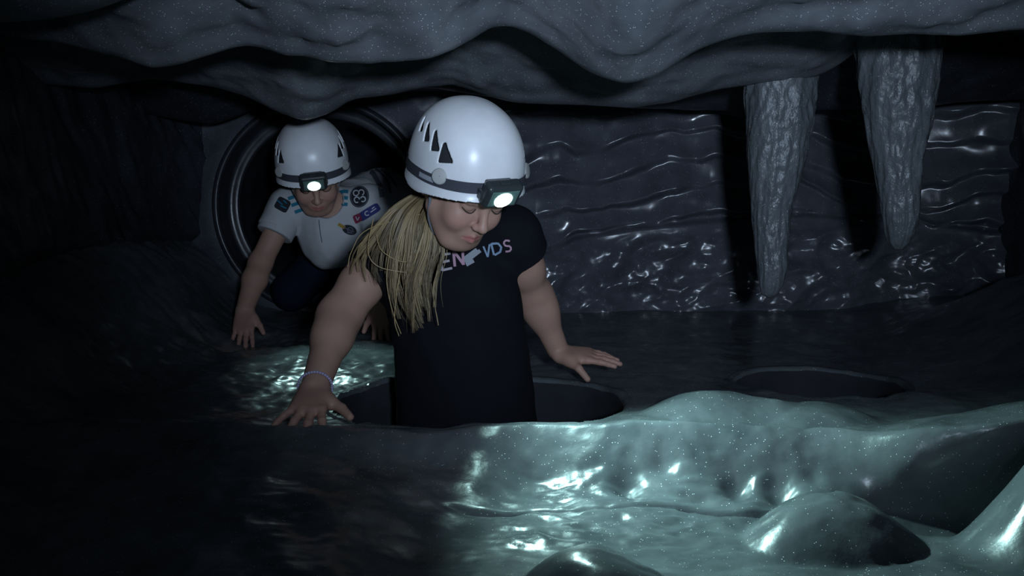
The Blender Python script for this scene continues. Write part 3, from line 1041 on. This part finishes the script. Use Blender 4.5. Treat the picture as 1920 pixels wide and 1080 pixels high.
def make_headlamp(C, R, label, lensmat, aim, energy, sc=1.0, angle=120):
    root = empty('headlamp', C, label, 'headlamp', 'headlamps strapped to the helmets')
    M = Matrix([[*R[i], 0] for i in range(3)] + [[0, 0, 0, 1]])
    root.rotation_euler = M.to_euler(); root.scale = (sc,) * 3
    V, Q = band_mesh(0.019, 0.039, 0.0, 2 * math.pi, 120, 0.0022)
    st = mesh_np('strap', V, Q, M_STRAP, root)
    for s in (-1, 1):
        V, Q = band_mesh(0.024, 0.033, s * 1.0, s * 1.38, 14, 0.0030)
        mesh_np('strap_print', V, Q, M_STRAPPRINT, st)
    c = helm_ring(0.027, 0.0, 0.0)
    y0 = c[1]; z0 = c[2] + 0.000
    T = math.radians(22)
    rbox('back_plate', 0, y0 - 0.004, z0 + .002, .050, .010, .036, .003, M_LAMPBODY, root)
    h = rbox('housing', 0, y0 - 0.018, z0, .070, .027, .050, .008, M_LAMPBODY, root, T, 4)
    fw = np.array([0, -math.cos(T), -math.sin(T)]); upv = np.array([0, -math.sin(T), math.cos(T)])
    ce = np.array([0, y0 - 0.018, z0])
    p = ce + fw * 0.0125
    rbox('window', *p, .054, .003, .036, .0014, M_LAMPWIN, root, T, 2)
    p = ce + fw * 0.0140 - upv * 0.003
    V, Q = disc_mesh(p, fw, 0.0168, 0.0022, 32)
    mesh_np('lens', V, Q, lensmat, root)
    for s in (-1, 1):
        rbox('hinge', s * .034, y0 - .008, z0 - .004, .006, .016, .018, .002, M_LAMPBODY, root)
    p = ce + upv * 0.026
    rbox('switch_button', *p, .020, .010, .005, .0018, M_LAMPBODY, root, T, 2)
    lp = C + R @ ((ce + fw * 0.024) * sc)
    l = spot('headlamp_beam', lp, aim, energy, (0.58, 1.0, 0.98), angle, 1.0, 0.010)
    return root


# ------------------------------------------------------------------ the girl
def build_girl():
    Rh = rot_frame(math.radians(31), math.radians(25), math.radians(4))
    lamp_local = np.array([0, -.138, .052])
    C = P(945, 366, 1.72) - Rh @ lamp_local
    root = empty('person', (-0.08, 2.0, -0.80), 'child with long blond hair in black T-shirt climbing out of the manhole', 'person')
    off = np.array(root.location)
    shR, elR, wrR = P(716, 478, 2.03), P(636, 594, 1.94), P(590, 728, 1.775)
    shL, elL, wrL = P(963, 446, 2.03), P(1003, 556, 2.15), P(1046, 656, 2.18)
    print('girl arms', np.linalg.norm(shR - elR), np.linalg.norm(elR - wrR), np.linalg.norm(shL - elL), np.linalg.norm(elL - wrL))
    V = Vol((-.47, 1.58, -.22), (.27, 2.30, .56), .0024)
    Rf = rot_frame(math.radians(35), math.radians(36), math.radians(-3))
    Cf = C + np.array([0.0, 0.0, .012])
    head_sdf(V, Cf, Rf, 1.0)
    mid = lerp(shR, shL, .5)
    nb = C + Rh @ np.array([0, .030, -.055])
    V.cone(nb, mid + np.array([0.0, 0.0, 0.03]), .044, .048, .03)
    # trunk
    V.cone(shR, shL, .040, .040, .03)
    V.ell(mid + np.array([0, .0, -.09]), (.112, .072, .12), None, .03)
    V.ell((-.088, 2.02, .03), (.108, .072, .14), None, .04)
    V.ell((-.082, 2.02, -.10), (.115, .080, .10), None, .04)
    # arms
    for sh, el, wr, rr in ((shR, elR, wrR, (.044, .0400, .0370, .0350, .0255)), (shL, elL, wrL, (.042, .037, .0335, .0315, .024))):
        V.ell(sh, (rr[0],) * 3, None, .03)
        V.cone(sh, lerp(sh, el, .5), rr[0], rr[1], .02)
        V.cone(lerp(sh, el, .5), el, rr[1], rr[2], .03)
        V.cone(el, lerp(el, wr, .30), rr[2], rr[3], .04)
        V.cone(lerp(el, wr, .30), wr, rr[3], rr[4], .03)
    # right hand pressed on the rim, fingers spread towards the camera
    hand_sdf(V, wrR + np.array([0, -.006, -.002]), (0.02, -0.90, -0.30), (0, -0.35, 1.0), (1, 0, 0), .145,
             curl=(0.18, 0.18, 0.10), splay=[0.20, -0.06, -0.34, -0.72], thumb_out=0.85)
    # left hand flat, fingers to the right
    hand_sdf(V, wrL + np.array([.004, -.004, -.006]), (0.93, -0.22, -0.08), (0, -0.30, 1.0), (0, -1, 0), .135,
             curl=(0.05, 0.10, 0.08), splay=[-0.02, -0.04, -0.03, 0.0], thumb_out=0.72, tip_drop=0.012)
    Vx, Q = V.mesh()
    col = skin_colors(Vx, Cf, Rf, 1.0, (wrR + np.array([0, -.09, -.03]), wrL + np.array([.1, -.03, -.01])))
    mesh_np('body', Vx - off, Q, M_SKIN, root, color=col)
    # lash lines of the lowered lids
    for s in (-1, 1):
        pts = [Cf + Rf @ np.array(p) for p in ((s * .0175, -.0795, -.004), (s * .024, -.0832, -.0085), (s * .031, -.0835, -.0098), (s * .038, -.0805, -.008), (s * .044, -.074, -.004))]
        Vv, Qq = tube(spline(pts, 14) - off, 0.0011, 5)
        mesh_np('eyelash', Vv, Qq, M_LASH, root)
    # T-shirt
    S = Vol((-.36, 1.86, -.30), (.16, 2.20, .42), .0034)
    S.cone(shR + np.array([.01, 0, -.002]), shL + np.array([-.01, 0, -.002]), .052, .052, .0)
    S.ell(mid + np.array([0, -.004, -.09]), (.130, .088, .14), None, .03)
    a0, a1 = np.array([-.108, 2.015, .14]), np.array([-.080, 2.02, -.22])
    S.cone(a0, a1, .132, .148, .03, squash=((0, 1, 0), .68))
    S.cone(shR + np.array([.03, .0, .0]), lerp(shR, elR, .36), .056, .060, .02, flat=True)
    S.ell(shL + np.array([.0, 0, .008]), (.056,) * 3, None, .02)
    S.cone(shL + np.array([-.02, .0, .01]), lerp(shL, elL, .26), .056, .058, .02, flat=True)
    Xc, Yc, Zc = (S.lo[i] + S.h * np.arange(S.n[i]) for i in range(3))
    n1 = fbm(Xc[:, None] * 9 + 0.0, Zc[None, :] * 7, 3, 91)[:, None, :]
    n2 = ridged(Xc[:, None] * 8 + Zc[None, :] * 5, Zc[None, :] * 4, 2, 95)[:, None, :]
    S.F += (n1 * 0.006 - n2 * 0.0025).astype(np.float32)
    nk = mid + np.array([.01, -.035, .065])
    S.ell(nk, (.055, .06, .05), None, .006, 'sub')
    Sx, Sq = S.mesh()
    sh = mesh_np('t_shirt', Sx, Sq, M_BLACKCLOTH, root)
    sh.data.transform(Matrix.Translation(-Vector(off)))
    bv = BVHTree.FromPolygons([Vector(v) for v in Sx], [tuple(int(i) for i in q) for q in Sq])
    prints = [
        ('letter_e', [[(826, 478), (829, 508)], [(826, 479), (845, 475)], [(828, 492), (843, 489)], [(829, 507), (848, 503)]], 4.5, M_PRINT_WHITE),
        ('letter_n', [[(853, 500), (850, 470)], [(851, 471), (869, 496)], [(869, 497), (867, 465)]], 5, M_PRINT_PINK),
        ('fold_mark', [[(872, 492), (900, 470)], [(870, 486), (894, 468)], [(874, 497), (888, 489)]], 7, M_PRINT_GREY),
        ('letter_d', [[(926, 478), (921, 456)], [(922, 457), (934, 456), (940, 463), (938, 472), (927, 478)]], 4, M_PRINT_BLUE),
        ('letter_s', [[(956, 452), (949, 450), (944, 455), (948, 461), (956, 461), (959, 466), (955, 471), (948, 471)]], 3.5, M_PRINT_PINK),
        ('letter_v', [[(906, 462), (914, 482)], [(914, 482), (918, 458)]], 3.5, M_PRINT_BLUE),
    ]
    for nm, ln, w, m in prints:
        o = strip_print(nm, ln, w, bv, m, sh)
        if o: o.data.transform(Matrix.Translation(-Vector(off)))
    # leggings and shoes down in the shaft
    T = Vol((-.30, 1.84, -.84), (.14, 2.20, -.10), .006)
    T.ell((-.082, 2.02, -.19), (.132, .092, .09), None, .02)
    for s in (-1, 1):
        T.cone((-.082 + s * .062, 2.02, -.22), (-.082 + s * .07, 1.99, -.48), .072, .050, .03)
        T.cone((-.082 + s * .07, 1.99, -.48), (-.082 + s * .07, 2.03, -.74), .050, .036, .03)
    Tx, Tq = T.mesh()
    mesh_np('leggings', Tx - off, Tq, M_BLACKCLOTH, root)
    for s in (-1, 1):
        B = Vol((-.30, 1.84, -.82), (.14, 2.12, -.70), .005)
        B.cone((-.082 + s * .07, 2.045, -.765), (-.082 + s * .075, 1.93, -.780), .036, .030, .02)
        Bx, Bq = B.mesh()
        mesh_np('shoe', Bx - off, Bq, M_SHOE, root)
    # hair
    rng = random.Random(4)
    guides = [
        [(800, 352, 1.93), (735, 392, 1.915), (690, 440, 1.915), (662, 478, 1.92), (650, 520, 1.93)],
        [(802, 354, 1.93), (748, 392, 1.905), (716, 446, 1.90), (700, 490, 1.90), (712, 540, 1.90)],
        [(806, 356, 1.93), (760, 396, 1.895), (738, 460, 1.885), (735, 540, 1.885), (748, 605, 1.885)],
        [(810, 360, 1.92), (776, 402, 1.885), (762, 470, 1.875), (764, 560, 1.875), (786, 632, 1.875)],
        [(814, 364, 1.92), (792, 408, 1.88), (780, 470, 1.87), (770, 560, 1.87), (796, 640, 1.87)],
        [(814, 368, 1.91), (804, 412, 1.875), (796, 470, 1.865), (782, 540, 1.865), (800, 630, 1.865)],
        [(816, 372, 1.90), (818, 420, 1.87), (814, 470, 1.862), (798, 530, 1.862), (812, 604, 1.862)],
    ]
    GW = [spline([P(*g) for g in gg], 22) for gg in guides]
    VV = []; QQ = []; CC = []; base = 0
    for i in range(64):
        u = rng.betavariate(1.55, 1.0) * (len(GW) - 1)
        k = min(int(u), len(GW) - 2); f = u - k
        c = GW[k] * (1 - f) + GW[k + 1] * f
        t = np.linspace(0, 1, len(c))
        am = 0.006 + 0.014 * rng.random(); ph = rng.random() * 6; fq = 3.5 + 4 * rng.random()
        jit = np.array([rng.gauss(0, .005), rng.gauss(0, .006), rng.gauss(0, .003)])
        c = c + jit[None, :] * (0.4 + t[:, None] * 1.2)
        c[:, 0] += am * np.sin(t * fq + ph) * t
        c[:, 1] += am * 0.6 * np.cos(t * fq + ph) * t
        keep = int(len(c) * (0.62 + 0.38 * rng.random() ** 0.7))
        c = c[:max(10, keep)]
        tt = np.linspace(0, 1, len(c))
        light = rng.random()
        ccol = np.array([0.10, 0.070, 0.036]) * (1 - light) + np.array([0.36, 0.265, 0.140]) * light
        thick = 0.0040 + 0.004 * rng.random()
        for j in range(11):
            a2 = rng.random() * 6.283; rr = thick * math.sqrt(rng.random())
            fan = (0.35 + 0.9 * tt * (1.25 - tt)) if j < 9 else (0.4 + 2.2 * tt ** 2)
            cc = c + np.array([math.cos(a2), math.sin(a2), 0.0])[None, :] * (rr * fan)[:, None]
            cc[:, 0] += 0.002 * np.sin(tt * 9 + j) * tt
            r0 = 0.0022 if j < 4 else 0.0006 + 0.0007 * rng.random()
            r = r0 * (1 - 0.9 * tt ** 1.8)
            v, q = tube(cc, r, 5)
            VV.append(v); QQ.append(q + base); base += len(v)
            CC.append(np.tile(ccol * (0.75 + 0.5 * rng.random()), (len(v), 1)))
    # a few loose strands
    loose = [[(700, 410, 1.905), (690, 470, 1.87), (710, 500, 1.865), (765, 512, 1.87)],
             [(735, 450, 1.88), (725, 520, 1.86), (735, 580, 1.86), (752, 626, 1.87)],
             [(760, 470, 1.87), (745, 540, 1.86), (740, 600, 1.86), (748, 630, 1.865)],
             [(795, 400, 1.88), (690, 430, 1.90), (660, 470, 1.91), (652, 500, 1.915)],
             [(826, 420, 1.868), (830, 480, 1.86), (812, 540, 1.86), (822, 610, 1.86)],
             [(705, 440, 1.89), (716, 470, 1.875), (750, 490, 1.87), (780, 488, 1.87)]]
    for g in loose:
        c = spline([P(*x) for x in g], 22)
        v, q = tube(c, 0.0009, 5)
        VV.append(v); QQ.append(q + base); base += len(v); CC.append(np.tile([0.42, 0.30, 0.15], (len(v), 1)))
    # hair lying under the helmet down to the nape
    H = Vol((C[0] - .13, C[1] - .12, C[2] - .14), (C[0] + .13, C[1] + .16, C[2] + .14), .004)
    W = lambda p: C + Rh @ np.array(p, float)
    H.ell(W((0, .022, .030)), (.077, .086, .086), Rh, .0)
    H.cone(W((0, .050, .0)), W((-.01, .060, -.05)), .050, .036, .03)
    Hx, Hq = H.mesh()
    CC.append(np.tile([0.13, 0.09, 0.05], (len(Hx), 1))); VV.append(Hx); QQ.append(Hq + base)
    mesh_np('hair', np.vstack(VV) - off, np.vstack(QQ), M_HAIR, root, color=np.vstack(CC))
    # bracelet of small beads
    ax = (wrR - elR) / np.linalg.norm(wrR - elR)
    t1 = np.cross(ax, [0, 0, 1.0]); t1 /= np.linalg.norm(t1); t2 = np.cross(ax, t1)
    bc = wrR - ax * 0.004
    tilt = ax * 0.35
    bm = bmesh.new()
    for k in range(38):
        a = 2 * math.pi * k / 38
        dirv = t1 * math.cos(a) + t2 * math.sin(a)
        p = bc + dirv * 0.0305 + ax * (0.008 * math.sin(a + 0.6))
        bmesh.ops.create_icosphere(bm, subdivisions=1, radius=0.0031, matrix=Matrix.Translation(Vector(p - bc)))
    for f in bm.faces: f.smooth = True
    me = bpy.data.meshes.new('bracelet'); bm.to_mesh(me); bm.free(); me.materials.append(M_BEAD)
    b = bpy.data.objects.new('bracelet', me); COL.objects.link(b); b.location = bc
    tag(b, 'thin lilac bead bracelet on the wrist of the blond child', 'bracelet')
    make_helmet(C, Rh, 'scuffed white vented caving helmet on the blond child in black', 1.0, (Cf, Rf, 1.0))
    make_headlamp(C, Rh, 'brightly shining headlamp strapped to the helmet of the blond child', M_LENS_BRIGHT, (0.40, 1.46, -0.08), 36.0, 1.0, 100)


build_girl()


# ------------------------------------------------------------------ the boy
def build_boy():
    Rh = rot_frame(math.radians(13), math.radians(26), math.radians(7))
    sc = 1.03
    lamp_local = np.array([0, -.138, .052]) * sc
    C = P(588, 343, 2.70) - Rh @ lamp_local
    root = empty('person', (-0.55, 3.05, 0.0), 'child in white striped shirt with badges crawling out of the round tunnel', 'person')
    off = np.array(root.location)
    shR, elR, wrR = P(540, 388, 2.95), P(488, 494, 2.88), P(459, 580, 2.78)
    shL, elL, wrL = P(694, 382, 2.95), P(738, 480, 2.90), P(716, 570, 2.78)
    hipc = P(735, 372, 3.30)
    print('boy arms', np.linalg.norm(shR - elR), np.linalg.norm(elR - wrR), np.linalg.norm(shL - elL), np.linalg.norm(elL - wrL))
    mid = lerp(shR, shL, .5)
    chest = mid + np.array([0, .04, -.05])
    V = Vol((-.92, 2.58, -.06), (-.24, 3.20, .62), .003)
    Rf = rot_frame(math.radians(15), math.radians(35), math.radians(7))
    Cf = C + np.array([0.0, 0.0, .012])
    head_sdf(V, Cf, Rf, sc * .93)
    V.cone(C + Rh @ np.array([0, .03, -.05]), mid + np.array([0, .02, .0]), .042, .046, .03)
    V.cone(shR, shL, .036, .036, .03)
    V.cone(chest, lerp(chest, hipc, .7), .088, .085, .03)
    for sh, el, wr in ((shR, elR, wrR), (shL, elL, wrL)):
        V.cone(sh, el, .037, .032, .02)
        V.cone(el, lerp(el, wr, .35), .032, .0335, .02)
        V.cone(lerp(el, wr, .35), wr, .0335, .0245, .02)
    hand_sdf(V, wrR + np.array([0, -.004, -.004]), (0.10, -0.55, -0.62), (-0.1, -0.8, 0.6), (1, 0, 0), .132,
             curl=(0.05, 0.0, -0.05), splay=[0.10, 0.0, -0.10, -0.26], thumb_out=0.55)
    hand_sdf(V, wrL + np.array([0, -.004, -.004]), (0.10, -0.55, -0.62), (0.1, -0.8, 0.6), (-1, 0, 0), .132,
             curl=(0.05, 0.0, -0.05), splay=[0.10, 0.0, -0.10, -0.26], thumb_out=0.55)
    Vx, Q = V.mesh()
    col = skin_colors(Vx, Cf, Rf, sc * .93, (wrR + np.array([0, -.05, -.07]), wrL + np.array([0, -.05, -.07])))
    mesh_np('body', Vx - off, Q, M_SKIN, root, color=col)
    for s in (-1, 1):
        pts = [Cf + Rf @ (np.array(p) * sc * .93) for p in ((s * .0175, -.0795, -.004), (s * .024, -.0832, -.0085), (s * .031, -.0835, -.0098), (s * .038, -.0805, -.008), (s * .044, -.074, -.004))]
        Vv, Qq = tube(spline(pts, 14) - off, 0.0011, 5)
        mesh_np('eyelash', Vv, Qq, M_LASH, root)
    # shirt
    S = Vol((-.86, 2.76, .10), (-.22, 3.50, .62), .004)
    S.cone(shR, shL, .050, .050, .0)
    S.cone(chest, lerp(chest, hipc, .85), .102, .108, .03)
    S.ell(chest + np.array([0.005, -.005, -.045]), (.098, .085, .095), None, .03)
    S.cone(shR, lerp(shR, elR, .40), .054, .053, .02, flat=True)
    S.cone(shL, lerp(shL, elL, .40), .054, .053, .02, flat=True)
    Xc, Yc, Zc = (S.lo[i] + S.h * np.arange(S.n[i]) for i in range(3))
    n1 = fbm(Xc[:, None] * 10, Zc[None, :] * 10, 3, 111)[:, None, :]
    n2 = ridged(Xc[:, None] * 7, Yc[None, :] * 8, 2, 115)[:, :, None]
    S.F += (n1 * 0.006 - n2 * 0.004).astype(np.float32)
    S.ell(mid + np.array([0.0, -.055, .02]), (.050, .060, .055), None, .008, 'sub')
    Sx, Sq = S.mesh()
    T = Matrix.Translation(-Vector(off))
    sh = mesh_np('shirt', Sx, Sq, M_WHITECLOTH, root); sh.data.transform(T)
    bv = BVHTree.FromPolygons([Vector(v) for v in Sx], [tuple(int(i) for i in q) for q in Sq])
    cuff_d = (elR - shR) / np.linalg.norm(elR - shR)
    cv = Vol((-.86, 2.76, .10), (-.55, 3.10, .50), .004)
    cv.cone(lerp(shR, elR, .30), lerp(shR, elR, .50), .055, .054, 0, flat=True)
    cx, cq = cv.mesh()
    mesh_np('cuff', cx - off, cq, M_WHITECLOTH, sh)
    for y0 in (0, 12.5, 25):
        for nm, ln in (('collar_stripe', [(540 + y0 * .5, 373 + y0), (560 + y0 * .5, 366 + y0), (582 + y0 * .6, 358 + y0)]),
                       ('collar_stripe', [(636, 361 + y0 * .95), (646, 359 + y0 * .95), (653 - y0 * .05, 360 + y0 * .95)])):
            o = strip_print(nm, [ln], 6.5, bv, M_TEAL, sh, step=3)
            if o: o.data.transform(T)
    items = []
    items.append(patch_print('round_badge', 674, 369, 18, 20, 0.2, bv, M_BADGE, sh, .0016))
    sq = lambda cx, cy, r, a0, a1: [(cx + r * math.cos(a), cy + r * math.sin(a)) for a in np.linspace(a0, a1, 12)]
    items.append(strip_print('badge_lettering', [sq(668, 363, 5, 0.5, 5.5), sq(678, 362, 5, 2.5, 7.5), sq(670, 375, 5, 1.0, 6.2), sq(681, 374, 4.5, 3.5, 8.5)], 2.2, bv, M_BADGEWHITE, sh, .0030, step=2))
    items.append(strip_print('badge_edge', [[(674 + 16 * math.cos(a), 369 + 18 * math.sin(a)) for a in np.linspace(0, 6.3, 40)]], 1.3, bv, M_GREYSTRIPE, sh, .0028, step=2))
    items.append(strip_print('back_stripe', [[(654, 304), (678, 310), (700, 326), (712, 348), (716, 370)]], 9, bv, M_GREYSTRIPE, sh, step=3))
    items.append(strip_print('back_stripe', [[(690, 310), (712, 322), (728, 342), (732, 362)]], 4, bv, M_GREYSTRIPE, sh, step=3))
    items.append(strip_print('back_stripe', [[(712, 316), (730, 330), (744, 350)]], 4, bv, M_GREYSTRIPE, sh, step=3))
    items.append(patch_print('blue_patch', 692, 398, 22, 8.5, -0.55, bv, M_BLUEPATCH, sh, .0016, True))
    items.append(patch_print('red_patch', 671, 409, 8, 8, -0.4, bv, M_REDPATCH, sh, .0028, True))
    items.append(strip_print('patch_lettering', [sq(689, 400, 4, 0.6, 5.0), [(697, 392), (702, 388)], [(695, 398), (705, 391)], [(668, 405), (672, 413), (675, 406)]], 1.8, bv, M_BADGEWHITE, sh, .0034, step=2))
    items.append(patch_print('oval_emblem', 655, 431, 14, 9, 0.35, bv, M_BADGE, sh, .0016))
    items.append(strip_print('emblem_lettering', [[(643, 425), (652, 430), (664, 435)], sq(656, 431, 5, 0, 6.3), [(650, 436), (662, 438)]], 1.8, bv, M_GREYSTRIPE, sh, .0028, step=2))
    items.append(strip_print('yellow_tab', [[(634, 420), (646, 427)]], 6, bv, M_YELLOW, sh, .0026, step=2))
    items.append(patch_print('sleeve_patch', 530, 384, 13, 12, 0.5, bv, M_BADGE, sh, .0016, True))
    items.append(strip_print('sleeve_lettering', [[(520, 376), (530, 384)], [(526, 386), (537, 391)], [(532, 376), (538, 382)]], 2.4, bv, M_TEAL, sh, .0030, step=2))
    items.append(strip_print('placket', [[(598, 412), (601, 440), (604, 455)]], 1.6, bv, M_GREYSTRIPE, sh, .0010, step=3))
    for o in items:
        if o: o.data.transform(T)
    # trousers
    Tv = Vol((-.92, 2.92, -.05), (-.15, 3.95, .56), .006)
    Tv.cone(lerp(chest, hipc, .75), hipc, .103, .108, .0)
    kn = [np.array([-.690, 3.11, .075]), np.array([-.455, 3.12, .075])]
    for s, k in ((-1, kn[0]), (1, kn[1])):
        hp = hipc + np.array([s * .055, .04, -.02])
        Tv.cone(hp, k, .080, .058, .03)
        Tv.cone(k, (k[0] * .5 + TUN[0] * .5, 3.50, .095), .056, .042, .03)
    Tx, Tq = Tv.mesh()
    mesh_np('trousers', Tx - off, Tq, M_NAVY, root)
    for s, k in ((-1, kn[0]), (1, kn[1])):
        fx = k[0] * .5 + TUN[0] * .5
        B = Vol((fx - .07, 3.44, .03), (fx + .07, 3.72, .16), .005)
        B.cone((fx, 3.52, .10), (fx, 3.64, .085), .036, .030, .02)
        Bx, Bq = B.mesh()
        mesh_np('shoe', Bx - off, Bq, M_SHOE, root)
    make_helmet(C, Rh, 'clean white vented caving helmet on the child in the white shirt', sc, (Cf, Rf, sc * .93))
    make_headlamp(C, Rh, 'small glowing headlamp on the helmet of the child in white', M_LENS_DIM, (-0.40, 2.42, 0.0), 7.0, sc, 62)


build_boy()
